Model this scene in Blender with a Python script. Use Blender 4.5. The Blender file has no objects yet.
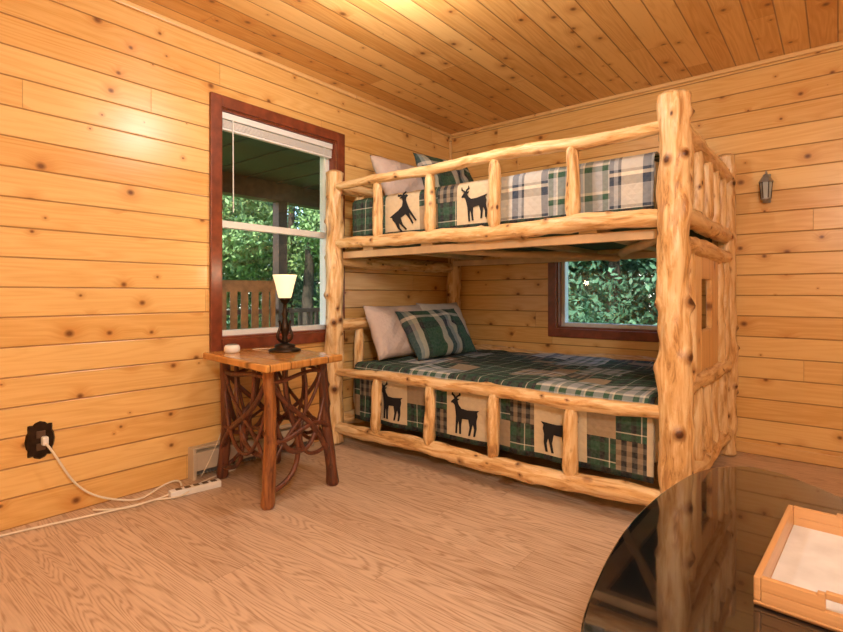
import bpy, bmesh, math, random
from mathutils import Vector, Matrix, noise
from mathutils.geometry import tessellate_polygon
random.seed(7)
sc=bpy.context.scene
try:
    sc.view_settings.view_transform='Standard'; sc.view_settings.look='None'
except Exception: pass
COL=sc.collection
# ------------------------------------------------------------ node helper
class G:
    def __init__(s,name,rough=.5,**kw):
        s.mat=bpy.data.materials.new(name); s.mat.use_nodes=True
        s.nt=s.mat.node_tree; s.b=s.nt.nodes['Principled BSDF']
        s.b.inputs['Roughness'].default_value=rough
        for k,v in kw.items(): s.b.inputs[k.replace('_',' ')].default_value=v
    def n(s,t): return s.nt.nodes.new(t)
    def put(s,sock,v):
        if isinstance(v,bpy.types.NodeSocket): s.nt.links.new(v,sock)
        elif v is not None:
            if isinstance(v,(tuple,list)) and len(v)==3 and sock.type=='RGBA': v=(*v,1)
            sock.default_value=v
    def m(s,op,a,b=None,c=None,clamp=False):
        x=s.n('ShaderNodeMath'); x.operation=op; x.use_clamp=clamp
        s.put(x.inputs[0],a); s.put(x.inputs[1],b); s.put(x.inputs[2],c); return x.outputs[0]
    def mr(s,v,a,b,c,d,smooth=False):
        x=s.n('ShaderNodeMapRange'); x.clamp=True
        if smooth: x.interpolation_type='SMOOTHSTEP'
        for i,q in enumerate((v,a,b,c,d)): s.put(x.inputs[i],q)
        return x.outputs[0]
    def mix(s,f,a,b,mode='MIX'):
        x=s.n('ShaderNodeMix'); x.data_type='RGBA'; x.blend_type=mode
        s.put(x.inputs[0],f); s.put(x.inputs[6],a); s.put(x.inputs[7],b); return x.outputs[2]
    def comb(s,a=0.,b=0.,c=0.):
        x=s.n('ShaderNodeCombineXYZ'); s.put(x.inputs[0],a); s.put(x.inputs[1],b); s.put(x.inputs[2],c); return x.outputs[0]
    def sep(s,v):
        x=s.n('ShaderNodeSeparateXYZ'); s.put(x.inputs[0],v); return x.outputs
    def tc(s,k='Object'): return s.n('ShaderNodeTexCoord').outputs[k]
    def attr(s,k):
        x=s.n('ShaderNodeAttribute'); x.attribute_name=k; return x.outputs['Fac']
    def noise(s,v,scale=1.,detail=2.,rough=.5,dist=0.):
        x=s.n('ShaderNodeTexNoise'); s.put(x.inputs['Vector'],v); x.inputs['Scale'].default_value=scale
        x.inputs['Detail'].default_value=detail; x.inputs['Roughness'].default_value=rough; x.inputs['Distortion'].default_value=dist
        return x.outputs[0]
    def wn(s,v,dim='1D'):
        x=s.n('ShaderNodeTexWhiteNoise'); x.noise_dimensions=dim
        s.put(x.inputs['W'] if dim=='1D' else x.inputs['Vector'],v); return x.outputs['Value']
    def vor(s,v,scale,dim='3D'):
        x=s.n('ShaderNodeTexVoronoi'); x.voronoi_dimensions=dim; s.put(x.inputs['Vector'],v); x.inputs['Scale'].default_value=scale
        return x.outputs['Distance'],x.outputs['Color']
    def ramp(s,f,stops,interp='LINEAR'):
        x=s.n('ShaderNodeValToRGB'); cr=x.color_ramp; cr.interpolation=interp
        while len(cr.elements)<len(stops): cr.elements.new(.5)
        for e,(p,c) in zip(cr.elements,stops): e.position=p; e.color=(*c,1)
        s.put(x.inputs[0],f); return x.outputs[0]
    def bump(s,h,strength=.3,dist=.01):
        x=s.n('ShaderNodeBump'); x.inputs['Strength'].default_value=strength; x.inputs['Distance'].default_value=dist
        s.put(x.inputs['Height'],h); s.nt.links.new(x.outputs[0],s.b.inputs['Normal'])
    def col(s,c): s.put(s.b.inputs['Base Color'],c)

def flat(name,c,rough=.5,var=.12,scale=12,**kw):
    g=G(name,rough,**kw)
    f=g.noise(g.tc(),scale,3)
    g.col(g.mix(g.mr(f,.3,.7,0.,1.),tuple(x*(1-var) for x in c),tuple(min(1,x*(1+var)) for x in c)))
    return g.mat

def pine(name,al_ax,ac_ax,w,light,dark,groove,rough=.30,L=4.6,knot=(.17,.058,.016),kd=5.2,ks=1.0,off=0.,tv=.75):
    g=G(name,rough)
    s=g.sep(g.tc()); ax={'x':0,'y':1,'z':2}
    a=s[ax[al_ax]]; c=g.m('ADD',s[ax[ac_ax]],off)
    ci=g.m('DIVIDE',c,w); idx=g.m('FLOOR',ci); f=g.m('FRACT',ci)
    r=g.wn(idx); al=g.m('ADD',a,g.m('MULTIPLY',r,37.))
    jf=g.m('DIVIDE',al,L); j=g.m('FLOOR',jf); r2=g.wn(g.comb(idx,j,3.),'3D')
    al=g.m('ADD',al,g.m('MULTIPLY',j,5.3))
    kv=g.comb(g.m('MULTIPLY',al,.85),g.m('ADD',c,g.m('MULTIPLY',r,7.)),0.)
    d,cc=g.vor(kv,kd,'2D'); cs=g.sep(cc)
    thr=g.m('MULTIPLY',g.mr(cs[0],.3,1.,.0,.12),ks)
    kn=g.mr(d,g.m('MULTIPLY',thr,.3),g.m('ADD',thr,.001),1.,0.)
    halo=g.mr(d,0.,g.m('ADD',g.m('MULTIPLY',thr,3.8),.001),1.,0.,True)
    c2=g.m('ADD',c,g.m('MULTIPLY',halo,.030))
    n1=g.noise(g.comb(g.m('MULTIPLY',al,.9),g.m('MULTIPLY',c2,11.),g.m('MULTIPLY',idx,3.7)),1.2,1.)
    gr=g.m('PINGPONG',g.m('MULTIPLY',n1,8.),.5); gr=g.mr(gr,.0,.5,0.,1.)
    fib=g.noise(g.comb(g.m('MULTIPLY',al,5.),g.m('MULTIPLY',c2,170.),idx),1.,3.)
    t=g.m('ADD',g.m('MULTIPLY',gr,.42),g.m('MULTIPLY',g.mr(fib,.3,.7,0.,1.),.36))
    t=g.m('ADD',t,g.m('MULTIPLY',g.m('SUBTRACT',r2,.5),tv),clamp=True)
    col=g.mix(t,light,dark)
    col=g.mix(g.m('MULTIPLY',halo,.6),col,tuple(x*y for x,y in zip(dark,(.84,.64,.46))))
    col=g.mix(g.m('MULTIPLY',kn,.92),col,knot)
    e=g.m('MULTIPLY',g.m('MINIMUM',f,g.m('SUBTRACT',1.,f)),w)
    gv=g.mr(e,.0008,.0055,1.,0.)
    jn=g.m('MULTIPLY',g.mr(g.m('MINIMUM',g.m('FRACT',jf),g.m('SUBTRACT',1.,g.m('FRACT',jf))),.0002,.0005,1.,0.),.5)
    gm=g.m('MAXIMUM',gv,jn)
    col=g.mix(g.m('MULTIPLY',gm,.8),col,groove)
    g.col(col)
    g.bump(g.m('ADD',g.m('SUBTRACT',1.,gm),g.m('MULTIPLY',fib,.04)),.6,.005)
    return g.mat

PL=(.83,.55,.215); PD=(.67,.355,.095); PG=(.24,.09,.02)
M_wl=pine('pine_wall_y','y','z',.135,PL,PD,PG)
M_wb=pine('pine_wall_x','x','z',.135,PL,PD,PG,off=.04)
M_ce=pine('pine_ceiling','y','x',.132,(.85,.54,.20),(.62,.30,.075),(.20,.07,.015),ks=1.,kd=5.5,tv=1.)
M_tr=pine('pine_trim','x','z',.5,(.78,.50,.21),(.66,.37,.12),PG,ks=.3)
M_try=pine('pine_trim_y','y','z',.5,(.78,.50,.21),(.66,.37,.12),PG,ks=.3)
M_tray=pine('tray_wood','y','z',.5,(.62,.35,.16),(.48,.25,.10),PG,ks=0.1)

def laminate():
    g=G('laminate_oak',.36)
    s=g.sep(g.tc()); a=s[0]; c=s[1]; w=.195
    ci=g.m('DIVIDE',c,w); idx=g.m('FLOOR',ci); f=g.m('FRACT',ci); r=g.wn(idx)
    al=g.m('ADD',a,g.m('MULTIPLY',r,23.)); jf=g.m('DIVIDE',al,1.2); j=g.m('FLOOR',jf)
    r2=g.wn(g.comb(idx,j,1.),'3D')
    n=g.noise(g.comb(g.m('MULTIPLY',al,.8),g.m('MULTIPLY',c,8.5),g.m('MULTIPLY',r2,60.)),1.1,1.5,.5,.3)
    gr=g.m('PINGPONG',g.m('MULTIPLY',n,24.),.5); gr=g.mr(gr,.18,.45,0.,1.)
    fib=g.noise(g.comb(g.m('MULTIPLY',al,9.),g.m('MULTIPLY',c,150.),0.),1.,3.)
    gr=g.m('MULTIPLY',gr,g.mr(fib,.35,.6,.45,1.))
    t=g.m('ADD',g.m('MULTIPLY',gr,.70),g.m('MULTIPLY',g.mr(fib,.3,.7,0.,1.),.35))
    t=g.m('ADD',t,g.m('MULTIPLY',g.m('SUBTRACT',r2,.5),.25),clamp=True)
    col=g.mix(t,(.68,.52,.385),(.39,.245,.15))
    e=g.m('MULTIPLY',g.m('MINIMUM',f,g.m('SUBTRACT',1.,f)),w)
    gv=g.mr(e,.0004,.0026,1.,0.)
    jn=g.mr(g.m('MINIMUM',g.m('FRACT',jf),g.m('SUBTRACT',1.,g.m('FRACT',jf))),.0004,.0016,1.,0.)
    gm=g.m('MAXIMUM',gv,jn)
    g.col(g.mix(g.m('MULTIPLY',gm,.5),col,(.28,.16,.09)))
    g.bump(g.m('ADD',g.m('SUBTRACT',1.,gm),g.m('MULTIPLY',t,.3)),.2,.002)
    return g.mat
M_fl=laminate()

def logmat(name,light,mid,dark,rough=.38,kn=(.09,.03,.010),dk=.42):
    g=G(name,rough)
    o=g.tc(); s=g.sep(o)
    oi=g.n('ShaderNodeObjectInfo').outputs['Random']
    z=g.m('ADD',s[2],g.m('MULTIPLY',oi,31.))
    v=g.comb(g.m('MULTIPLY',s[0],16.),g.m('MULTIPLY',s[1],16.),g.m('MULTIPLY',z,2.2))
    n1=g.noise(v,1.7,5.,.68,.6)
    v2=g.comb(g.m('MULTIPLY',s[0],70.),g.m('MULTIPLY',s[1],70.),g.m('MULTIPLY',z,4.))
    n2=g.noise(v2,1.,3.)
    col=g.mix(g.mr(n1,.44,.55,0.,1.),mid,light)
    col=g.mix(g.mr(n1,dk-.05,dk,.9,0.),col,dark)
    col=g.mix(g.mr(n2,.35,.65,.4,0.),col,mid)
    d,cc=g.vor(g.comb(s[0],s[1],g.m('MULTIPLY',z,.6)),10.)
    col=g.mix(g.mr(d,.10,.22,1.,0.),col,mid)
    col=g.mix(g.mr(d,.05,.10,1.,0.),col,kn)
    k=g.attr('knot')
    col=g.mix(g.mr(k,.12,.5,0.,.8),col,dark)
    col=g.mix(g.mr(k,.58,.82,0.,1.),col,kn)
    g.col(col); g.bump(g.m('ADD',n1,g.m('MULTIPLY',n2,.3)),.5,.010)
    return g.mat
M_log=logmat('peeled_log',(.85,.64,.36),(.64,.38,.15),(.35,.165,.055))
M_bark=logmat('twig_bark',(.16,.05,.022),(.095,.028,.013),(.035,.011,.007),.4)
M_leg=logmat('stained_log_leg',(.40,.16,.045),(.23,.08,.025),(.08,.022,.01),.35)
M_ttop=pine('nightstand_top_wood','x','y',.13,(.70,.36,.10),(.42,.17,.04),(.10,.04,.01),rough=.16)
M_red=flat('mahogany_trim',(.20,.048,.020),.35,.25,20)
M_white=flat('white_vinyl',(.80,.81,.80),.4,.03)
M_dark=flat('dark_bronze',(.035,.022,.015),.35,.4,30,Metallic=.7)
M_black=G('black_lacquer',.08); M_black.col((.006,.006,.007)); M_black.b.inputs['Coat Weight'].default_value=1.; M_black.b.inputs['Coat Roughness'].default_value=.02; M_black=M_black.mat
M_blackm=flat('black_wood_base',(.012,.011,.011),.3,.2)
M_heat=flat('heater_enamel',(.55,.47,.36),.45,.08)
M_cord=flat('beige_cord',(.78,.72,.60),.5,.05)
M_matt=flat('mattress_ticking',(.55,.52,.45),.8,.06)
M_dgreen=flat('dark_green_cloth',(.02,.055,.04),.85,.2)
M_grey=flat('pewter',(.32,.33,.33),.35,.2,20,Metallic=.6)
M_paper=flat('white_liner',(.62,.62,.63),.6,.12,14)
M_deer=flat('deer_applique_cloth',(.012,.012,.014),.9,.2)
M_porch=flat('porch_ceiling_paint',(.10,.085,.055),.6,.15,4)
M_deck=pine('deck_boards','y','x',.14,(.26,.15,.10),(.16,.09,.06),(.02,.01,.01),rough=.6,ks=.4)
M_outw=flat('outdoor_stained_wood',(.13,.055,.028),.5,.3,15)
M_trunk=flat('tree_bark',(.09,.06,.04),.9,.4,20)
M_grass=flat('lawn',(.10,.22,.04),.9,.4,3)
def glassm():
    g=G('window_glass'); nt=g.nt; t=g.n('ShaderNodeBsdfTransparent'); t.inputs[0].default_value=(.95,.98,.97,1)
    gl=g.n('ShaderNodeBsdfGlossy'); gl.inputs['Roughness'].default_value=.02
    mx=g.n('ShaderNodeMixShader'); mx.inputs[0].default_value=.025
    nt.links.new(t.outputs[0],mx.inputs[1]); nt.links.new(gl.outputs[0],mx.inputs[2])
    nt.links.new(mx.outputs[0],nt.nodes['Material Output'].inputs[0]); return g.mat
M_glass=glassm()
def leafm(name,a,b):
    g=G(name,.6); f=g.noise(g.tc(),2.2,4.,.7); f2=g.wn(g.n('ShaderNodeNewGeometry').outputs['Random Per Island'])
    t=g.m('ADD',g.m('MULTIPLY',g.mr(f,.3,.7,0.,1.),.6),g.m('MULTIPLY',f2,.5),clamp=True)
    g.col(g.mix(t,a,b)); return g.mat
M_leaf=leafm('foliage',(.06,.14,.04),(.36,.50,.17))
M_leafd=leafm('foliage_dark',(.02,.08,.045),(.13,.27,.14))
def emis(name,c,e,base=(.8,.7,.5)):
    g=G(name,.4); g.col(base); g.b.inputs['Emission Color'].default_value=(*c,1); g.b.inputs['Emission Strength'].default_value=e; return g.mat
M_shade=emis('frosted_amber_glass',(1.,.76,.42),1.15)
M_bowl=emis('frosted_lamp_bowl',(1.,.93,.82),5.)

# fabrics (UV in metres)
def plaid(name,stu,stv,p=.14,rough=.9):
    g=G(name,rough); s=g.sep(g.tc('UV'))
    u=g.m('FRACT',g.m('DIVIDE',s[0],p)); v=g.m('FRACT',g.m('DIVIDE',s[1],p))
    a=g.ramp(u,stu,'CONSTANT'); b=g.ramp(v,stv,'CONSTANT')
    c=g.mix(.5,a,b)
    n=g.noise(g.comb(s[0],s[1],0.),55.,2.)
    c=g.mix(g.mr(n,.3,.7,0.,.12),c,(.4,.4,.4))
    g.col(c); q=g.noise(g.comb(s[0],s[1],0.),32.,2.)
    q2=g.m('PINGPONG',g.m('MULTIPLY',g.m('ADD',s[0],s[1]),22.),.5); q3=g.m('PINGPONG',g.m('MULTIPLY',g.m('SUBTRACT',s[0],s[1]),22.),.5)
    g.bump(g.m('ADD',q,g.m('MINIMUM',q2,q3)),.6,.007)
    return g.mat
DG=(.016,.080,.042);BK=(.008,.010,.012);CR=(.72,.68,.57);NV=(.025,.045,.085);GY=(.38,.41,.44);TP=(.36,.27,.165)
F_green=plaid('green_plaid_cloth',[(0,DG),(.3,BK),(.46,DG),(.6,CR),(.64,DG),(.85,BK)],[(0,DG),(.3,BK),(.5,DG),(.7,CR),(.74,BK)],.15)
F_navy=plaid('navy_plaid_cloth',[(0,CR),(.28,NV),(.5,GY),(.62,BK),(.7,CR)],[(0,GY),(.25,NV),(.5,CR),(.6,NV),(.68,GY)],.17)
F_grey=plaid('grey_green_plaid_cloth',[(0,GY),(.35,DG),(.55,GY),(.66,CR),(.72,DG)],[(0,GY),(.3,DG),(.5,CR),(.6,GY)],.14)
F_check=plaid('black_check_cloth',[(0,BK),(.5,TP)],[(0,BK),(.5,(.16,.15,.12))],.05)
F_cream=plaid('cream_cloth',[(0,(.66,.55,.36)),(.5,(.64,.53,.35))],[(0,(.66,.55,.36)),(.5,(.63,.52,.34))],.05)
F_taupe=plaid('taupe_cloth',[(0,TP),(.5,(.33,.25,.15))],[(0,TP),(.5,(.33,.24,.15))],.04)
F_border=plaid('dark_border_cloth',[(0,BK),(.5,DG)],[(0,BK),(.5,BK)],.1)
F_brown=plaid('brown_plaid_cloth',[(0,TP),(.3,(.07,.05,.035)),(.5,TP),(.62,CR),(.68,(.10,.03,.02)),(.8,TP)],[(0,GY),(.4,(.08,.06,.04)),(.6,TP),(.75,CR),(.8,BK)],.12)
F_beige=plaid('beige_pillowcase',[(0,(.60,.49,.44)),(.5,(.59,.48,.43))],[(0,(.60,.49,.44)),(.5,(.59,.48,.43))],.05)
F_white=plaid('offwhite_pillowcase',[(0,(.62,.56,.49)),(.5,(.61,.55,.48))],[(0,(.62,.56,.49)),(.5,(.6,.54,.47))],.05)
F_sham=plaid('striped_plaid_sham',[(0,DG),(.22,CR),(.38,NV),(.5,GY),(.58,CR),(.70,BK),(.8,DG)],[(0,DG),(.35,BK),(.5,DG),(.62,CR),(.70,DG)],.36)
FAB=[F_green,F_navy,F_grey,F_check,F_cream,F_taupe,F_border,F_brown]

# ------------------------------------------------------------ mesh helpers
def empty(name,loc=(0,0,0),parent=None):
    e=bpy.data.objects.new(name,None); COL.objects.link(e); e.location=loc; e.empty_display_size=.1
    if parent: e.parent=parent
    return e
def mobj(name,vs,fs,mat=None,parent=None,smooth=False,mats=None):
    me=bpy.data.meshes.new(name); me.from_pydata([tuple(v) for v in vs],[],fs); me.update()
    if mats:
        for q in mats: me.materials.append(q)
    elif mat: me.materials.append(mat)
    if smooth:
        for p in me.polygons: p.use_smooth=True
    o=bpy.data.objects.new(name,me); COL.objects.link(o)
    if parent: o.parent=parent
    return o
BF=[(0,3,2,1),(4,5,6,7),(0,1,5,4),(1,2,6,5),(2,3,7,6),(3,0,4,7)]
def boxes(name,lst,mat,parent=None,bevel=0.):
    vs=[];fs=[]
    for lo,hi in lst:
        b=len(vs); x0,y0,z0=lo;x1,y1,z1=hi
        vs+=[(x0,y0,z0),(x1,y0,z0),(x1,y1,z0),(x0,y1,z0),(x0,y0,z1),(x1,y0,z1),(x1,y1,z1),(x0,y1,z1)]
        fs+=[tuple(b+i for i in f) for f in BF]
    o=mobj(name,vs,fs,mat,parent)
    if bevel:
        m=o.modifiers.new('b','BEVEL'); m.width=bevel; m.segments=2; m.limit_method='ANGLE'
    return o
def box(name,lo,hi,mat,parent=None,bevel=0.): return boxes(name,[(lo,hi)],mat,parent,bevel)
def lathe(name,prof,mat,parent=None,loc=(0,0,0),n=32,smooth=True):
    vs=[];fs=[]
    for r,z in prof:
        for i in range(n):
            a=2*math.pi*i/n; vs.append((r*math.cos(a),r*math.sin(a),z))
    for k in range(len(prof)-1):
        for i in range(n):
            j=(i+1)%n; fs.append((k*n+i,k*n+j,(k+1)*n+j,(k+1)*n+i))
    fs.append(tuple(range(n))[::-1]); fs.append(tuple((len(prof)-1)*n+i for i in range(n)))
    o=mobj(name,vs,fs,mat,parent,smooth); o.location=loc; return o
LS=[0]
def log(name,p0,p1,r0,r1=None,mat=None,parent=None,bend=.012,tenon=0.,rough=.11,knobs=None,n=26,flare=0.,step=.022,amp=1.):
    LS[0]+=1; sd=LS[0]*13.7; rnd=random.Random(LS[0])
    if r1 is None: r1=r0
    p0=Vector(p0);p1=Vector(p1); L=(p1-p0).length; seg=max(8,int(L/step))
    if knobs is None: knobs=int(L*7)+1
    ks=[(rnd.uniform(0,2*math.pi),rnd.uniform(.05,.95)*L,rnd.uniform(.10,.28)*amp,rnd.uniform(.5,1.1)) for _ in range(knobs)]
    vs=[];fs=[];kv=[]
    rings=[(0,.0,.72),(0,.012,.93)]+[(i/seg,0,1.) for i in range(1,seg)]+[(1,-.012,.93),(1,0,.72)]
    for (t,dz,k) in rings:
        z=t*L+dz if t else dz
        if t==1: z=L+dz
        r=r0+(r1-r0)*t
        if tenon:
            e=min(t,1-t)
            r*= 1-tenon*max(0,1-e/.16)**1.3
        if flare: r*=1+flare*math.exp(-t*L/.12)
        cx=bend*noise.noise((sd,z*1.3,0))*2*math.sin(math.pi*min(1,max(0,t))); cy=bend*noise.noise((sd+50,z*1.3,0))*2*math.sin(math.pi*min(1,max(0,t)))
        for i in range(n):
            a=2*math.pi*i/n
            q=1+rough*noise.noise((math.cos(a)*1.1+sd,math.sin(a)*1.1,z*7))*1.6+rough*.6*noise.noise((math.cos(a)*3+sd,math.sin(a)*3,z*14))
            kk=0.
            for (ka,kz,kamp,kw) in ks:
                if abs(z-kz)>r*1.5: continue
                da=(a-ka+math.pi)%(2*math.pi)-math.pi
                e2=(da/(.38*kw))**2+((z-kz)/(r*.42*kw))**2
                q+=kamp*math.exp(-e2); kk=max(kk,math.exp(-e2*1.0))
            rr=r*q*k
            vs.append((cx+rr*math.cos(a),cy+rr*math.sin(a),z)); kv.append(kk)
    R=len(rings)
    for k in range(R-1):
        for i in range(n):
            j=(i+1)%n; fs.append((k*n+i,k*n+j,(k+1)*n+j,(k+1)*n+i))
    fs.append(tuple(range(n))[::-1]); fs.append(tuple((R-1)*n+i for i in range(n)))
    o=mobj(name,vs,fs,mat or M_log,parent,True)
    at=o.data.attributes.new('knot','FLOAT','POINT'); at.data.foreach_set('value',kv)
    d=(p1-p0).normalized(); q=d.to_track_quat('Z','Y'); o.matrix_local=Matrix.Translation(p0)@q.to_matrix().to_4x4()
    return o
def tube(name,paths,r,mat,parent=None,cyc=False):
    cu=bpy.data.curves.new(name,'CURVE'); cu.dimensions='3D'; cu.bevel_depth=1.; cu.bevel_resolution=4; cu.resolution_u=8; cu.use_fill_caps=True
    for pi,pts in enumerate(paths):
        sp=cu.splines.new('NURBS'); sp.points.add(len(pts)-1)
        rr=r[pi] if isinstance(r,(list,tuple)) else r
        for k,(p,q) in enumerate(zip(sp.points,pts)): p.co=(*q,1); p.radius=rr*(1.-.25*k/len(pts))
        sp.use_endpoint_u=True; sp.order_u=4 if len(pts)>3 else len(pts); sp.use_cyclic_u=cyc
    cu.materials.append(mat); o=bpy.data.objects.new(name,cu); COL.objects.link(o)
    if parent: o.parent=parent
    return o

# ------------------------------------------------------------ ROOM
XL=-2.88; YB=4.014; H=2.568; XR=1.7; YF=-1.3; T=.15
W1=(1.584,2.641,.709,2.238); W2=(-1.872,-.85,.70,1.50); tw=.07
o1=(W1[0]+tw,W1[1]-tw,W1[2]+tw,W1[3]-tw); o2=(W2[0]+tw,W2[1]-tw,W2[2]+tw,W2[3]-tw)
boxes('wall_left',[((XL-T,YF-T,0),(XL,o1[0],H)),((XL-T,o1[1],0),(XL,YB+T,H)),((XL-T,o1[0],0),(XL,o1[1],o1[2])),((XL-T,o1[0],o1[3]),(XL,o1[1],H))],M_wl)
boxes('wall_back',[((XL,YB,0),(o2[0],YB+T,H)),((o2[1],YB,0),(XR+T,YB+T,H)),((o2[0],YB,0),(o2[1],YB+T,o2[2])),((o2[0],YB,o2[3]),(o2[1],YB+T,H))],M_wb)
box('wall_right',(XR,YF-T,0),(XR+T,YB,H),M_wl)
box('wall_front',(XL,YF-T,0),(XR,YF,H),M_wb)
box('floor',(XL-T,YF-T,-.12),(XR+T,YB+T,0),M_fl)
box('ceiling',(XL-T,YF-T,H),(XR+T,YB+T,H+.15),M_ce)
box('trim_1',(XL,YF,H-.028),(XL+.022,YB,H),M_try,bevel=.006)
box('trim_2',(XL+.022,YB-.022,H-.028),(XR,YB,H),M_tr,bevel=.006)
box('trim_3',(XL,YB-.022,0),(XL+.022,YB,H-.028),M_tr,bevel=.006)
box('baseboard_back',(XL+.022,YB-.014,0),(XR,YB,.07),M_tr,bevel=.004)

def window(name,plane,O,I,sign,axis,rail,sidex=.0):
    e=empty(name)
    def B(nm,a0,a1,z0,z1,d0,d1,mat,bev=.004):
        if axis=='y':
            return box(nm,(plane+min(d0,d1),a0,z0),(plane+max(d0,d1),a1,z1),mat,e,bev)
        return box(nm,(a0,plane-max(d0,d1),z0),(a1,plane-min(d0,d1),z1),mat,e,bev)
    B('casing_left',O[0],I[0],O[2],O[3],0,.022,M_red); B('casing_right',I[1],O[1],O[2],O[3],0,.022,M_red)
    B('casing_top',I[0],I[1],I[3],O[3],0,.022,M_red); B('casing_sill',I[0],I[1],O[2],I[2],0,.03,M_red)
    j=.014
    B('jamb_left',I[0],I[0]+j,I[2],I[3],-.06,.0,M_red,0); B('jamb_right',I[1]-j,I[1],I[2],I[3],-.06,.0,M_red,0)
    B('jamb_top',I[0]+j,I[1]-j,I[3]-j,I[3],-.06,.0,M_red,0); B('jamb_bottom',I[0]+j,I[1]-j,I[2],I[2]+j,-.06,0,M_red,0)
    f=.045
    B('frame_left',I[0],I[0]+f,I[2],I[3],-.13,-.06,M_white); B('frame_right',I[1]-f,I[1],I[2],I[3],-.13,-.06,M_white)
    B('frame_top',I[0]+f,I[1]-f,I[3]-f,I[3],-.13,-.06,M_white); B('frame_bottom',I[0]+f,I[1]-f,I[2],I[2]+f,-.13,-.06,M_white)
    if rail: B('meeting_rail',I[0]+f,I[1]-f,rail-.022,rail+.022,-.11,-.065,M_white)
    B('glass_pane',I[0]+f,I[1]-f,I[2]+f,I[3]-f,-.10,-.096,M_glass,0)
    return e
w1=window('window_1',XL,W1,o1,1,'y',1.482)
w2=window('window_2',YB,W2,o2,1,'x',None)
bl=empty('window_blind')
box('headrail',(XL-.055,o1[0]+.02,o1[3]-.055),(XL-.012,o1[1]-.02,o1[3]-.016),M_white,bl,.004)
boxes('slat_stack',[((XL-.05,o1[0]+.025,o1[3]-.06-.0075*(i+1)),(XL-.016,o1[1]-.025,o1[3]-.06-.0075*i-.003)) for i in range(6)],M_white,bl)
box('bottom_rail',(XL-.048,o1[0]+.025,o1[3]-.122),(XL-.018,o1[1]-.025,o1[3]-.107),M_white,bl,.003)
tube('tilt_wand',[[(XL-.01,o1[0]+.09,o1[3]-.05),(XL-.008,o1[0]+.09,1.9),(XL-.008,o1[0]+.092,1.55)]],.004,M_white,bl)
tube('pull_cord',[[(XL-.01,o1[1]-.1,o1[3]-.05),(XL-.008,o1[1]-.1,1.9),(XL-.008,o1[1]-.102,1.35)]],.002,M_white,bl)

# ------------------------------------------------------------ BUNK BED
bed=empty('bunk_bed')
P=dict(fl=(-2.76,2.45),fr=(-.556,2.45),rl=(-2.745,3.885),rr=(-.575,3.885))
hts=dict(fl=1.915,fr=1.93,rl=1.93,rr=1.96)
for k,(x,y) in P.items():
    log('post_'+k,(x,y,0),(x,y,hts[k]),.064 if k!='fr' else .067,.058 if k!='fr' else .064,None,bed,bend=.012,rough=.13,knobs=26,n=48,step=.012,amp=1.15)
xl,xr=-2.76,-.556
def frail(nm,y,z0,z1,r,b=.022,k=None): return log(nm,(xl+.03,y,z0),(xr-.03,y,z1),r*.92,r*1.05,None,bed,bend=b,rough=.14,tenon=.15,knobs=k,amp=1.2)
frail('upper_guard_rail',2.44,1.795,1.785,.031,.018)
frail('upper_side_rail',2.44,1.40,1.385,.041,.020)
frail('lower_guard_rail',2.44,.505,.53,.034,.018)
frail('lower_side_rail',2.44,.12,.145,.045,.018)
frail('rear_upper_guard',3.89,1.79,1.78,.034)
frail('rear_upper_side',3.89,1.38,1.38,.045)
frail('rear_lower_guard',3.89,.56,.56,.036)
frail('rear_lower_side',3.89,.14,.14,.045)
for i,x in enumerate((-2.337,-1.90,-1.458,-1.016)):
    log('upper_spindle_%d'%i,(x,2.44,1.40),(x,2.44,1.79),.036,.031,None,bed,tenon=.45,bend=.006,rough=.16,knobs=4)
    log('lower_spindle_%d'%i,(x-.01,2.44,.13),(x,2.44,.52),.036,.032,None,bed,tenon=.45,bend=.006,rough=.16,knobs=4)
    log('rear_spindle_%d'%i,(x,3.89,1.40),(x,3.89,1.79),.033,.03,None,bed,tenon=.35,bend=.004,knobs=2)
def erail(nm,x,z,r,b=.01): return log(nm,(x,2.48,z),(x,3.86,z),r,r,None,bed,bend=b,tenon=.15)
for x,tag in ((-2.755,'head'),(-.565,'foot')):
    erail(tag+'_top_rail',x,1.80,.044); erail(tag+'_upper_rail',x,1.42,.046)
    erail(tag+'_mid_rail',x,1.285,.046); erail(tag+'_lower_rail',x,.83 if tag=='head' else .60,.046); erail(tag+'_base_rail',x,.16,.05)
    n=5
    for i in range(n):
        y=2.45+(i+1)*1.435/(n+1)
        log(tag+'_top_spindle_%d'%i,(x,y,1.43),(x,y,1.79),.038,.036,None,bed,tenon=.3,bend=.004,knobs=3)
        log(tag+'_low_spindle_%d'%i,(x,y,.17),(x,y,.82 if tag=='head' else .59),.038,.036,None,bed,tenon=.3,bend=.006,knobs=4)
    if tag=='foot':
        for i in range(4):
            y=(2.60,2.76,3.57,3.73)[i]
            log(tag+'_mid_spindle_%d'%i,(x,y,.61),(x,y,1.27),.040,.036,None,bed,tenon=.3,bend=.006,knobs=5)
M_panel=pine('panel_wood','z','y',.19,(.80,.55,.26),(.62,.34,.12),(.22,.09,.03),ks=1.3)
boxes('foot_panel',[((-.585,2.83,.64),(-.553,3.02,1.25)),((-.585,3.30,.64),(-.553,3.50,1.25)),((-.585,3.02,.64),(-.553,3.30,.86)),((-.585,3.02,1.13),(-.553,3.30,1.25))],M_panel,bed,.008)
box('upper_bunkie_board',(-2.68,2.50,1.375),(-.64,3.82,1.415),M_dgreen,bed,.004)
M_slat=flat('slat_wood',(.66,.48,.28),.6,.15,8)
boxes('upper_slats',[((x-.045,2.47,1.345),(x+.045,3.86,1.373)) for x in (-2.45,-1.95,-1.45,-.95)],M_slat,bed)
boxes('upper_cleats',[((-2.70,2.475,1.30),(-.62,2.515,1.344)),((-2.70,3.80,1.30),(-.62,3.84,1.344))],M_slat,bed)
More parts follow.
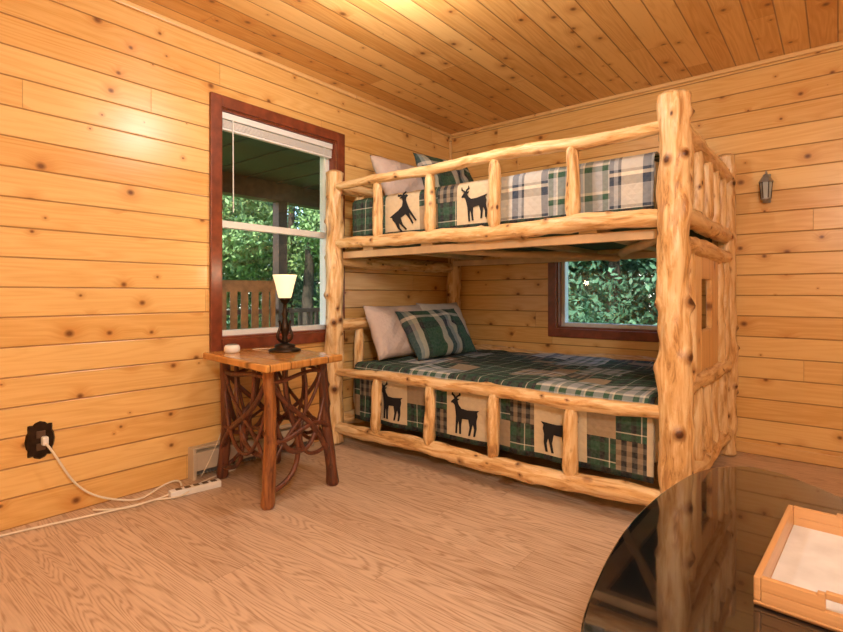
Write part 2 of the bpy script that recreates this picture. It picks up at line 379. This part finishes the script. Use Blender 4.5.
boxes('lower_slats',[((x-.045,2.525,.22),(x+.045,3.86,.25)) for x in (-2.5,-2.1,-1.7,-1.3,-.9)],M_slat,bed)
log('cross_brace',(-.60,2.50,1.325),(-1.05,3.3,1.305),.026,.024,M_slat,bed,knobs=0)
log('cross_brace_b',(-1.9,2.50,1.325),(-1.2,3.7,1.30),.024,.022,M_slat,bed,knobs=0)

def mattress(name,z0,z1):
    return box(name,(-2.68,2.535,z0),(-.645,3.80,z1),M_matt,None,.04)
mattress('mattress',.252,.54); mattress('mattress.001',1.417,1.68)

CW=.29
def quilt(name,x0,x1,zt,zb,xoff,types,deerspots,yF=2.505,yK=3.825,rimz=None):
    fr=zt-zb; R=.05
    def pt(s):
        if s<fr-R: return (yF,zb+s,(-1,0))
        s2=s-(fr-R); arc=R*math.pi/2
        if s2<arc:
            a=s2/R; return (yF+R-R*math.cos(a),zt-R+R*math.sin(a),(-math.cos(a),math.sin(a)))
        return (yF+R+s2-arc,zt,(0,1))
    S=fr-R+R*math.pi/2+(yK-yF-R)
    def P3(x,s,off=0):
        y,z,nn=pt(s)
        if s<fr-R:
            w=.009*((fr-R-s)/fr)*math.sin(x*17+2*math.sin(x*5))+.004*noise.noise((x*9,s*4,2))
            w=max(-.008,min(.012,w))
        else:
            w=.014*noise.noise((x*3.1,s*2.6,zt*7))+.009*noise.noise((x*9,s*7,zt))
            w*=min(1,(s-fr+R)/.15)
        q=w+off
        return Vector((x,y+nn[0]*q,z+nn[1]*q))
    nx=int(round((x1-x0)/.029))+1; ns=int(S/.0290)+1
    vs=[];uv=[]
    for i in range(nx+1):
        x=x0+(x1-x0)*i/nx
        for j in range(ns+1):
            s=S*j/ns; vs.append(P3(x,s)); uv.append((x+5,s+5))
    fs=[];mi=[]
    for i in range(nx):
        for j in range(ns):
            a=i*(ns+1)+j; fs.append((a,a+ns+1,a+ns+2,a+1))
            xc=x0+(x1-x0)*(i+.5)/nx; s=S*(j+.5)/ns
            hx=(xc-xoff)/CW; hs=(s-.02)/CW
            if s<.03: mi.append(6)
            else: mi.append(types(int(math.floor(hx)),int(math.floor(hs)),int(math.floor(hx*2))%2,int(math.floor(hs*2))%2))
    o=mobj(name,vs,fs,None,None,True,FAB)
    uvl=o.data.uv_layers.new(name='UVMap')
    for lp in o.data.loops: uvl.data[lp.index].uv=uv[lp.vertex_index]
    for p,m_ in zip(o.data.polygons,mi): p.material_index=m_
    sm=o.modifiers.new('s','SOLIDIFY'); sm.thickness=.008; sm.offset=-1
    for (cx,cs,sz,flip,rot) in deerspots:
        pp=[]
        for (a,b) in DEER:
            a=(a-.48)*sz*(-1 if flip else 1)*1.05; b=(b-.5)*sz
            a,b=a*math.cos(rot)-b*math.sin(rot),a*math.sin(rot)+b*math.cos(rot)
            pp.append((cx+a,cs+b))
        tri=tessellate_polygon([[Vector((a,b,0)) for a,b in pp]])
        bm=bmesh.new(); vv=[bm.verts.new((a,b,0)) for a,b in pp]
        for t in tri:
            try: bm.faces.new([vv[k] for k in t])
            except Exception: pass
        bmesh.ops.subdivide_edges(bm,edges=bm.edges[:],cuts=2,use_grid_fill=True)
        for v in bm.verts: v.co=P3(v.co.x,v.co.y,.005)
        me=bpy.data.meshes.new('deer_applique'); bm.to_mesh(me); bm.free(); me.materials.append(M_deer)
        d=bpy.data.objects.new('deer_applique',me); COL.objects.link(d); d.parent=o
        s2=d.modifiers.new('s','SOLIDIFY'); s2.thickness=.006; s2.offset=0
    return o
DEER=[(.22,0),(.26,0),(.275,.2),(.31,.36),(.335,.2),(.34,0),(.38,0),(.38,.2),(.41,.38),(.60,.39),(.64,.2),(.60,0),(.64,0),(.69,.2),(.72,.32),(.765,.18),(.74,0),(.78,0),(.82,.2),(.81,.38),(.84,.5),(.82,.58),(.88,.64),(.80,.63),(.55,.61),(.38,.63),(.30,.72),(.27,.81),(.34,.87),(.265,.86),(.27,.90),(.36,.95),(.34,1.04),(.32,.97),(.25,.93),(.235,.88),(.20,.93),(.14,.97),(.12,1.05),(.105,.95),(.17,.90),(.19,.86),(.10,.79),(.08,.745),(.155,.74),(.20,.69),(.225,.55),(.24,.42),(.23,.2)]
def ty1(ci,cj,hx,hy):
    if cj==0:
        if ci%2==0: return 4
        return (0,3,5,0)[hx+2*hy] if ci%4==1 else (5,0,0,3)[hx+2*hy]
    k=(ci*3+cj*5)%7
    if cj==1: return [0,2,0,2,0,0,2][k]
    if (ci+cj)%3==0: return (0,5,3,0)[hx+2*hy]
    return [0,2,0,1,0,7,2][k]
def ty2(ci,cj,hx,hy):
    if cj==0:
        if ci==1: return (5,0,0,3)[hx+2*hy]
        return {-2:0,-1:0,0:4,2:4,3:1,4:2,5:1,6:0}.get(ci,1)
    k=(ci*5+cj*3)%6
    return [1,2,0,7,2,0][k]
quilt('quilt',-2.62,-.655,.575,.185,-2.415,ty1,[(-2.27,.165,.235,False,0),(-1.69,.165,.235,False,0),(-1.11,.165,.24,True,0)])
quilt('quilt.001',-2.64,-.655,1.712,1.425,-2.32,ty2,[(-2.175,.15,.23,True,.6),(-1.62,.15,.20,False,.15)])

def pillow(name,w,h,t,loc,rot,mat,uvrot=0.):
    n=30; vs=[];fs=[];uv=[]
    for side in (1,-1):
        for i in range(n+1):
            for j in range(n+1):
                a=-1+2*i/n;b=-1+2*j/n
                f=max(0,(1-abs(a)**2.6))**.5*max(0,(1-abs(b)**2.6))**.5
                pin=1-.06*(1-abs(a)**2)*abs(b)**3; pin2=1-.06*(1-abs(b)**2)*abs(a)**3
                z=side*t/2*f*(1+.25*noise.noise((a*2.3+w*9,b*2.3,side+h)))+.016*f*noise.noise((a*4,b*4,w*5+side))
                vs.append((a*w/2*pin2,b*h/2*pin,z)); uv.append((a*w/2+3,b*h/2+3))
    m_=(n+1)**2
    for s in (0,1):
        for i in range(n):
            for j in range(n):
                a=s*m_+i*(n+1)+j; q=(a,a+n+1,a+n+2,a+1); fs.append(q if s==0 else q[::-1])
    o=mobj(name,vs,fs,mat,None,True)
    uvl=o.data.uv_layers.new(name='UVMap')
    for lp in o.data.loops: uvl.data[lp.index].uv=uv[lp.vertex_index]
    bm=bmesh.new(); bm.from_mesh(o.data); bmesh.ops.remove_doubles(bm,verts=bm.verts,dist=.0008); bm.to_mesh(o.data); bm.free()
    o.location=loc; o.rotation_euler=rot; return o
def prot(lean,yaw=0,roll=0):
    M=Matrix(((0,0,1),(1,0,0),(0,1,0)))
    L=Matrix.Rotation(-lean,3,'Y'); Y=Matrix.Rotation(yaw,3,'Z'); R=Matrix.Rotation(roll,3,'X')
    return (Y@L@R@M).to_euler()
pillow('pillow',.62,.42,.17,(-2.575,2.95,.775),prot(.42,-.05),F_beige)
pillow('pillow.001',.60,.42,.15,(-2.575,3.52,.785),prot(.42,.03),F_white)
pillow('pillow.002',.66,.42,.16,(-2.395,3.17,.755),prot(.62,-.12,.02),F_sham)
pillow('pillow.003',.60,.40,.17,(-2.55,2.98,1.885),prot(.50,0),F_beige)
pillow('pillow.004',.64,.46,.16,(-2.40,3.34,1.93),prot(.42,-.1,.04),F_sham)

# ------------------------------------------------------------ NIGHTSTAND
ns=empty('log_nightstand')
top=[(-2.80,1.50),(-2.44,1.455),(-2.05,1.405),(-2.075,1.62),(-2.11,1.935),(-2.45,1.95),(-2.80,1.985),(-2.80,1.74)]
def slab(name,pts,z0,z1,mat,parent,bev=.01,smooth=False):
    n=len(pts); vs=[(x,y,z0) for x,y in pts]+[(x,y,z1) for x,y in pts]
    fs=[tuple(range(n))[::-1],tuple(range(n,2*n))]+[(i,(i+1)%n,(i+1)%n+n,i+n) for i in range(n)]
    o=mobj(name,vs,fs,mat,parent)
    m_=o.modifiers.new('b','BEVEL'); m_.width=bev; m_.segments=3; m_.limit_method='ANGLE'; m_.angle_limit=math.radians(60); return o
slab('top',top,.682,.72,M_ttop,ns,.01)
legs=dict(f=((-2.175,1.50),(-2.17,1.50)),l=((-2.74,1.585),(-2.70,1.58)),r=((-2.165,1.91),(-2.20,1.86)),b=((-2.72,1.93),(-2.70,1.90)))
for k,(a,b) in legs.items():
    log('leg_'+k,(*a,0),(*b,.683),.030,.026,M_leg if k=='f' else M_bark,ns,bend=.014,rough=.14,knobs=9,flare=.15,amp=1.3)
def on(k,z):
    a,b=legs[k]; t=z/.683; return Vector((a[0]+(b[0]-a[0])*t,a[1]+(b[1]-a[1])*t,z))
paths=[];rs=[]
rn=random.Random(5)
for (a,b) in (('l','f'),('f','r'),('l','b'),('b','r')):
    out=(on(a,.3)+on(b,.3))/2-Vector((-2.45,1.73,.3)); out.normalize()
    def pt(u,z,o=0): return on(a,z)*(1-u)+on(b,z)*u+out*o
    P_=[[(0,.62),(.25,.56),(.55,.67),(1,.63)],
        [(0,.17),(.25,.40),(.75,.40),(1,.66)],
        [(1,.14),(.85,.40),(.3,.42),(0,.64)],
        [(0,.56),(.15,.30),(.45,.20),(.8,.22),(1,.50)],
        [(0,.10),(.45,.10),(.55,.32),(.25,.44),(.3,.67)],
        [(1,.24),(.6,.16),(.35,.34),(.7,.46),(.65,.67)],
        [(0,.34),(.35,.24),(.6,.42),(1,.34)]]
    for q in P_:
        oo=rn.uniform(-.016,.022)
        pts=[pt(u+rn.uniform(-.05,.05)*(0<u<1),z+rn.uniform(-.04,.04)*(z<.6),oo*(0<u<1)) for u,z in q]
        paths.append(pts); rs.append(rn.uniform(.009,.0165))
tube('twig_lattice',paths,rs,M_bark,ns)

# ------------------------------------------------------------ LAMP
lp=empty('table_lamp'); LX,LY=-2.48,1.825
prof=[(0.0001,0),(.088,0),(.092,.006),(.088,.014),(.062,.020),(.055,.026),(.060,.032),(.052,.040),(.022,.046),(.015,.055)]
lathe('base',prof,M_dark,lp,(LX,LY,.72))
lathe('stem',[(.014,.0),(.019,.02),(.014,.04),(.024,.07),(.030,.095),(.020,.12),(.013,.15),(.020,.17),(.012,.19),(.010,.225),(.02,.235),(.03,.25),(.036,.262)],M_dark,lp,(LX,LY,.765))
for i in range(3):
    a=i*2.1+.4; c,s=math.cos(a),math.sin(a)
    tube('leaf_scroll_%d'%i,[[(LX+c*.012,LY+s*.012,.775),(LX+c*.052,LY+s*.052,.79),(LX+c*.045,LY+s*.045,.83),(LX+c*.022,LY+s*.022,.87),(LX+c*.038,LY+s*.038,.90)]],.009,M_dark,lp)
lathe('shade',[(.028,0),(.036,.012),(.043,.04),(.052,.08),(.064,.125),(.069,.14),(.066,.14),(.061,.125),(.049,.08),(.040,.04),(.030,.014),(.001,.012)],M_shade,lp,(LX,LY,1.02))
wd=empty('smart_speaker')
lathe('body',[(.001,0),(.036,0),(.042,.008),(.043,.030),(.036,.042),(.001,.044)],M_white,wd,(-2.66,1.60,.72))
lathe('top_ring',[(.001,0),(.026,0),(.026,.003),(.001,.004)],M_grey,wd,(-2.66,1.60,.764))

# ------------------------------------------------------------ heater, outlet, cords
ht=empty('baseboard_heater')
box('back_panel',(XL,1.47,.01),(XL+.02,2.30,.175),M_heat,ht)
box('front_cover',(XL+.02,1.475,.045),(XL+.062,2.295,.15),M_heat,ht,.006)
box('end_cap_a',(XL,1.455,.0),(XL+.066,1.475,.18),M_heat,ht,.004); box('end_cap_b',(XL,2.295,.0),(XL+.066,2.315,.18),M_heat,ht,.004)
boxes('fins',[((XL+.02,1.48+i*.02,.02),(XL+.055,1.483+i*.02,.044)) for i in range(40)],M_grey,ht)
box('top_deflector',(XL+.0,1.475,.165),(XL+.05,2.295,.178),M_heat,ht,.003)
ot=empty('wall_outlet')
oy,oz=.757,.373
slab_pts=[]
for i in range(32):
    a=2*math.pi*i/32; k=1+.08*math.cos(8*a)
    sx=abs(math.cos(a))**.6*math.copysign(1,math.cos(a)); sz=abs(math.sin(a))**.6*math.copysign(1,math.sin(a))
    slab_pts.append((oy+sx*.055*k,oz+sz*.082*k))
n=len(slab_pts); vs=[(XL,y,z) for y,z in slab_pts]+[(XL+.010,oy+(y-oy)*.88,oz+(z-oz)*.9) for y,z in slab_pts]
mobj('plate',vs,[tuple(range(n,2*n)),tuple(range(n))[::-1]]+[(i,(i+1)%n,(i+1)%n+n,i+n) for i in range(n)],M_dark,ot)
M_sock=flat('brown_socket',(.09,.05,.03),.4,.1)
box('socket_top',(XL+.010,oy-.018,oz+.012),(XL+.016,oy+.018,oz+.045),M_sock,ot,.003)
box('socket_bottom',(XL+.010,oy-.018,oz-.045),(XL+.016,oy+.018,oz-.012),M_sock,ot,.003)
pc=empty('power_cord')
box('plug',(XL+.016,oy-.002,oz-.02),(XL+.05,oy+.022,oz+.02),M_white,pc,.006)
x=XL
tube('cable_a',[[(x+.05,oy+.01,oz-.01),(x+.07,oy+.04,oz-.06),(x+.05,oy+.10,.17),(x+.05,oy+.2,.06),(x+.09,oy+.33,.012),(x+.15,1.15,.010),(x+.06,1.28,.03),(x+.12,1.36,.06),(x+.18,1.33,.04)]],.0055,M_cord,pc)
tube('cable_b',[[(x+.04,.30,.008),(x+.06,.6,.008),(x+.13,.85,.008),(x+.17,1.05,.008),(x+.20,1.20,.008),(x+.19,1.29,.02)]],.0055,M_cord,pc)
tube('cable_c',[[(x+.08,.95,.008),(x+.22,1.05,.008),(x+.14,1.18,.008),(x+.28,1.28,.008),(x+.22,1.38,.03),(x+.12,1.50,.012),(x+.09,1.7,.01)]],.005,M_cord,pc)
tube('lamp_cord',[[(LX-.08,LY,.727),(-2.70,1.78,.727),(-2.81,1.75,.72),(-2.815,1.72,.5),(-2.79,1.60,.2),(-2.78,1.50,.05),(-2.72,1.45,.05)]],.003,M_cord,pc)
ps=empty('power_strip')
bx=box('housing',(-.025,-.13,0),(.025,.13,.036),M_white,ps,.006)
boxes('sockets',[((-.014,-.10+i*.045,.036),(.014,-.072+i*.045,.038)) for i in range(5)],M_sock,ps)
ps.location=(-2.655,1.385,0); ps.rotation_euler=(0,0,-.15)

# ------------------------------------------------------------ wall lantern
wl=empty('wall_lantern'); sx,sy,sz=-.358,YB,1.724
box('back_plate',(sx-.022,sy-.012,sz-.085),(sx+.022,sy,sz+.10),M_grey,wl,.004)
tube('hook',[[(sx,sy-.01,sz+.09),(sx,sy-.03,sz+.125),(sx,sy-.06,sz+.12),(sx,sy-.06,sz+.085)]],.005,M_grey,wl)
lathe('cap',[(.001,.05),(.012,.045),(.04,.0),(.042,-.006),(.001,-.006)],M_grey,wl,(sx,sy-.06,sz+.045),6,False)
M_lg=flat('lantern_glass',(.45,.50,.50),.1,.1)
lathe('glass_body',[(.001,0),(.026,0),(.034,.10),(.001,.10)],M_lg,wl,(sx,sy-.06,sz-.062),6,False)
for i in range(6):
    a=2*math.pi*i/6
    tube('bar_%d'%i,[[(sx+.027*math.cos(a),sy-.06+.027*math.sin(a),sz-.062),(sx+.035*math.cos(a),sy-.06+.035*math.sin(a),sz+.04)]],.003,M_dark,wl)
lathe('bottom',[(.001,-.03),(.01,-.022),(.03,-.006),(.03,.0),(.001,0)],M_grey,wl,(sx,sy-.06,sz-.062),6,False)

# ------------------------------------------------------------ COFFEE TABLE + TRAY
ct=empty('coffee_table')
raw=[(-.350,.876),(-.392,1.08),(-.415,1.30),(-.416,1.52),(-.395,1.76),(-.352,1.945),(-.265,2.065),(-.165,2.075),(-.075,2.015),(.015,1.925),(.11,1.81),(.19,1.68),(.232,1.48),(.255,1.26),(.256,1.04),(.235,.80),(.192,.615),(.105,.495),(.005,.485),(-.085,.545),(-.175,.635),(-.27,.75)]
def smoothc(p,k=6):
    out=[];n=len(p)
    for i in range(n):
        a,b,c,d=[Vector(p[(i+j)%n]) for j in (-1,0,1,2)]
        for s in range(k):
            t=s/k; out.append(tuple(.5*((2*b)+(-a+c)*t+(2*a-5*b+4*c-d)*t*t+(-a+3*b-3*c+d)*t**3)))
    return out
oc=smoothc(raw); cc=Vector((-.08,1.28))
def inset(p,k): return [tuple(cc+(Vector(q)-cc)*k) for q in p]
slab('glass_top',oc,.442,.46,M_black,ct,.005)
slab('apron',inset(oc,.93),.36,.441,M_blackm,ct,.004)
slab('lower_shelf',inset(oc,.80),.12,.145,M_blackm,ct,.006)
for i,(a,b) in enumerate(((-.30,1.75),(.08,1.72),(-.28,.85),(.12,.82))):
    lathe('leg_%d'%i,[(.022,0),(.028,.02),(.02,.06),(.03,.12),(.03,.15),(.022,.2),(.032,.3),(.034,.36)],M_blackm,ct,(a,b,0))
tr=empty('serving_tray')
tx0,tx1,ty0,ty1_,tz=-.112,.205,1.15,1.60,.461
tcx,tcy=(tx0+tx1)/2,(ty0+ty1_)/2
hw,hl=(tx1-tx0)/2,(ty1_-ty0)/2
box('tray_base',(-hw,-hl,0),(hw,hl,.009),M_tray,tr,.002)
box('tray_liner',(-hw+.013,-hl+.013,.0092),(hw-.013,hl-.013,.0105),M_paper,tr)
box('side_left',(-hw,-hl,.009),(-hw+.012,hl,.055),M_tray,tr,.003); box('side_right',(hw-.012,-hl,.009),(hw,hl,.055),M_tray,tr,.003)
for y0,y1,nm in ((-hl,-hl+.012,'front'),(hl-.012,hl,'back')):
    boxes('end_'+nm,[((-hw+.012,y0,.009),(hw-.012,y1,.03)),((-hw+.012,y0,.03),(-.05,y1,.055)),((.05,y0,.03),(hw-.012,y1,.055)),((-.05,y0,.052),(.05,y1,.064)),((-.062,y0,.052),(-.05,y1,.06)),((.05,y0,.052),(.062,y1,.06))],M_tray,tr,.0015)
tr.location=(tcx,tcy,tz); tr.rotation_euler=(0,0,-.06)

# ------------------------------------------------------------ CEILING LAMPS (one overhead, one added as fill)
def clamp_(name,x,y,pw,r=.13,dz=.22):
    e=empty(name)
    lathe('mount',[(.001,-.02),(.09,-.02),(.10,-.008),(.10,0),(.001,0)],M_dark,e,(x,y,H))
    lathe('bowl',[(.001,-.085),(.06,-.078),(.105,-.055),(.13,-.022),(.001,-.021)],M_bowl,e,(x,y,H))
    l=bpy.data.lights.new(name+'_bulb','POINT'); l.energy=pw; l.color=(1.,.97,.93); l.shadow_soft_size=r
    o=bpy.data.objects.new(name+'_bulb',l); COL.objects.link(o); o.location=(x,y,H-dz); o.parent=e
clamp_('fill_lamp',-1.58,1.72,30,.08,.28)
clamp_('fill_lamp',.55,-.2,138,.2,.5)  # unseen fill lamp added behind the camera to brighten the room evenly
l=bpy.data.lights.new('lamp_bulb','POINT'); l.energy=2.5; l.color=(1.,.78,.5); l.shadow_soft_size=.03
o=bpy.data.objects.new('lamp_bulb',l); COL.objects.link(o); o.location=(LX,LY,1.19); o.parent=lp

# ------------------------------------------------------------ EXTERIOR
box('ground',(-40,-25,-.75),(25,45,-.6),M_grass)
po=empty('porch')
box('deck',(-5.4,-2,-.14),(XL-T-.01,6.,-.05),M_deck,po)
box('soffit',(-5.5,-2,2.38),(XL-T-.01,6.,2.46),M_porch,po)
boxes('soffit_battens',[((-5.5,-1.9+i*.4,2.365),(XL-T-.01,-1.87+i*.4,2.38)) for i in range(20)],M_porch,po)
box('beam',(-5.35,-2,2.16),(-5.2,6.,2.38),M_outw,po)
box('post_a_shaft',(-5.335,3.75,-.05),(-5.215,3.87,2.16),M_outw,po); box('post_a_foot',(-5.36,3.73,-.05),(-5.19,3.89,.1),M_outw,po)
box('post_b_shaft',(-5.335,.2,-.05),(-5.215,.32,2.16),M_outw,po); box('post_b_foot',(-5.36,.18,-.05),(-5.19,.34,.1),M_outw,po)
boxes('rails',[((-5.32,.33,.82),(-5.22,3.72,.87)),((-5.30,.33,.03),(-5.24,3.72,.09)),((-5.32,3.9,.82),(-5.22,6,.87)),((-5.30,3.9,.03),(-5.24,6,.09))],M_outw,po)
boxes('balusters',[((-5.29,.45+i*.13,.09),(-5.25,.49+i*.13,.82)) for i in range(42) if not 3.66<.45+i*.13<3.92],M_outw,po)
ch=empty('rocking_chair')
M_chw=flat('chair_wood',(.42,.18,.075),.5,.3,15)
boxes('seat',[((-.26,-.26+i*.09,.38),(.26,-.19+i*.09,.40)) for i in range(6)],M_chw,ch)
boxes('posts',[((-.27,-.28,.05),(-.23,-.24,1.2)),((.23,-.28,.05),(.27,-.24,1.2)),((-.27,.22,.05),(-.23,.26,.62)),((.23,.22,.05),(.27,.26,.62)),((-.27,-.28,1.12),(.27,-.25,1.22)),((-.27,-.28,.5),(.27,-.25,.56))],M_chw,ch)
boxes('back_slats',[((-.215+i*.092,-.275,.56),(-.155+i*.092,-.255,1.12)) for i in range(5)],M_chw,ch)
boxes('arms',[((-.30,-.28,.62),(-.21,.30,.645)),((.21,-.28,.62),(.30,.30,.645))],M_chw,ch)
tube('rockers',[[(-.25,-.45,.10),(-.25,-.2,.035),(-.25,.1,.02),(-.25,.4,.08)],[(.25,-.45,.10),(.25,-.2,.035),(.25,.1,.02),(.25,.4,.08)]],.018,M_chw,ch)
ch.location=(-3.85,2.50,-.05); ch.rotation_euler=(0,0,-1.9)
def leafmesh(name,n,rad,hgt,mat,size,seed):
    rn=random.Random(seed); vs=[];fs=[]
    cl=[]
    for _ in range(34):
        a=rn.uniform(0,6.28);z=rn.random();R=rad*(1-.55*abs(z-.4)/.6)*math.sqrt(rn.random())
        cl.append((R*math.cos(a),R*math.sin(a),z*hgt,rn.uniform(.5,1.)*rad*.38))
    for _ in range(n):
        c=rn.choice(cl); d=Vector((rn.gauss(0,1),rn.gauss(0,1),rn.gauss(0,.7))); d=d.normalized()*c[3]*rn.uniform(.5,1.05)
        p=Vector(c[:3])+d; s=size*rn.uniform(.6,1.4)
        u=Vector((rn.gauss(0,1),rn.gauss(0,1),rn.gauss(0,1))).normalized(); w=u.cross(Vector((rn.gauss(0,1),rn.gauss(0,1),rn.gauss(0,1)))).normalized()
        b=len(vs); vs+=[p-u*s,p-w*s*.45+u*s*.1,p+u*s,p+w*s*.45+u*s*.1]; fs.append((b,b+1,b+2,b+3))
    me=bpy.data.meshes.new(name); me.from_pydata([tuple(v) for v in vs],[],fs); me.materials.append(mat); return me
LM=[leafmesh('leaves_a',20000,2.0,4.8,M_leaf,.06,1),leafmesh('leaves_b',20000,2.2,5.4,M_leafd,.06,2)]
def tree(x,y,k,s=1.):
    e=empty('tree',(x,y,-.62))
    log('trunk',(0,0,0),(0.1,0,3.2*s),.16,.09,M_trunk,e,n=10,knobs=0,step=.3)
    o=bpy.data.objects.new('leaves',LM[k]); COL.objects.link(o); o.parent=e; o.location=(0,0,.2*s); o.scale=(s,s,s); o.rotation_euler=(0,0,random.uniform(0,6))
for x,y,k,s in [(-10.5,4.9,0,1.),(-10,8,0,1.1),(-12,2.2,1,1.2),(-13.5,6.5,0,1.3),(-9.5,11,0,1.1),(-14,10.5,1,1.5),(-11,14,1,1.5),(-17,4,1,1.7),(-11.5,.5,0,1.),
                (-5.6,10.4,1,1.),(-3.4,10.,1,1.),(-1.9,10.8,1,1.1),(-4.6,12.8,0,1.3),(-.2,9.6,1,1.),(-7,13,1,1.4),(-1.5,14,1,1.5),(-17,14,1,2.),(-8,17.5,1,2.),(-21,8,1,2.),(-3.5,18,1,2.)]:
    tree(x,y,k,s)
w=bpy.data.worlds.new('World'); sc.world=w; w.use_nodes=True; nt=w.node_tree
sky=nt.nodes.new('ShaderNodeTexSky'); sky.sky_type='NISHITA'; sky.sun_elevation=math.radians(50); sky.sun_rotation=math.radians(200); sky.sun_disc=False
nt.links.new(sky.outputs[0],nt.nodes['Background'].inputs[0]); nt.nodes['Background'].inputs[1].default_value=.7
s=bpy.data.lights.new('sun','SUN'); s.energy=7.; s.angle=.02; s.color=(1,.95,.85)
so=bpy.data.objects.new('sun',s); COL.objects.link(so); so.rotation_euler=Vector((-.45,.75,-1.)).to_track_quat('-Z','Y').to_euler()
cam=bpy.data.cameras.new('camera'); co=bpy.data.objects.new('camera',cam); COL.objects.link(co)
co.location=(0,0,1.05); co.rotation_euler=(math.pi/2,0,math.radians(38.85))
cam.sensor_width=36; cam.lens=517*36/843; cam.shift_y=-22/843; cam.clip_start=.05; cam.clip_end=200
sc.camera=co
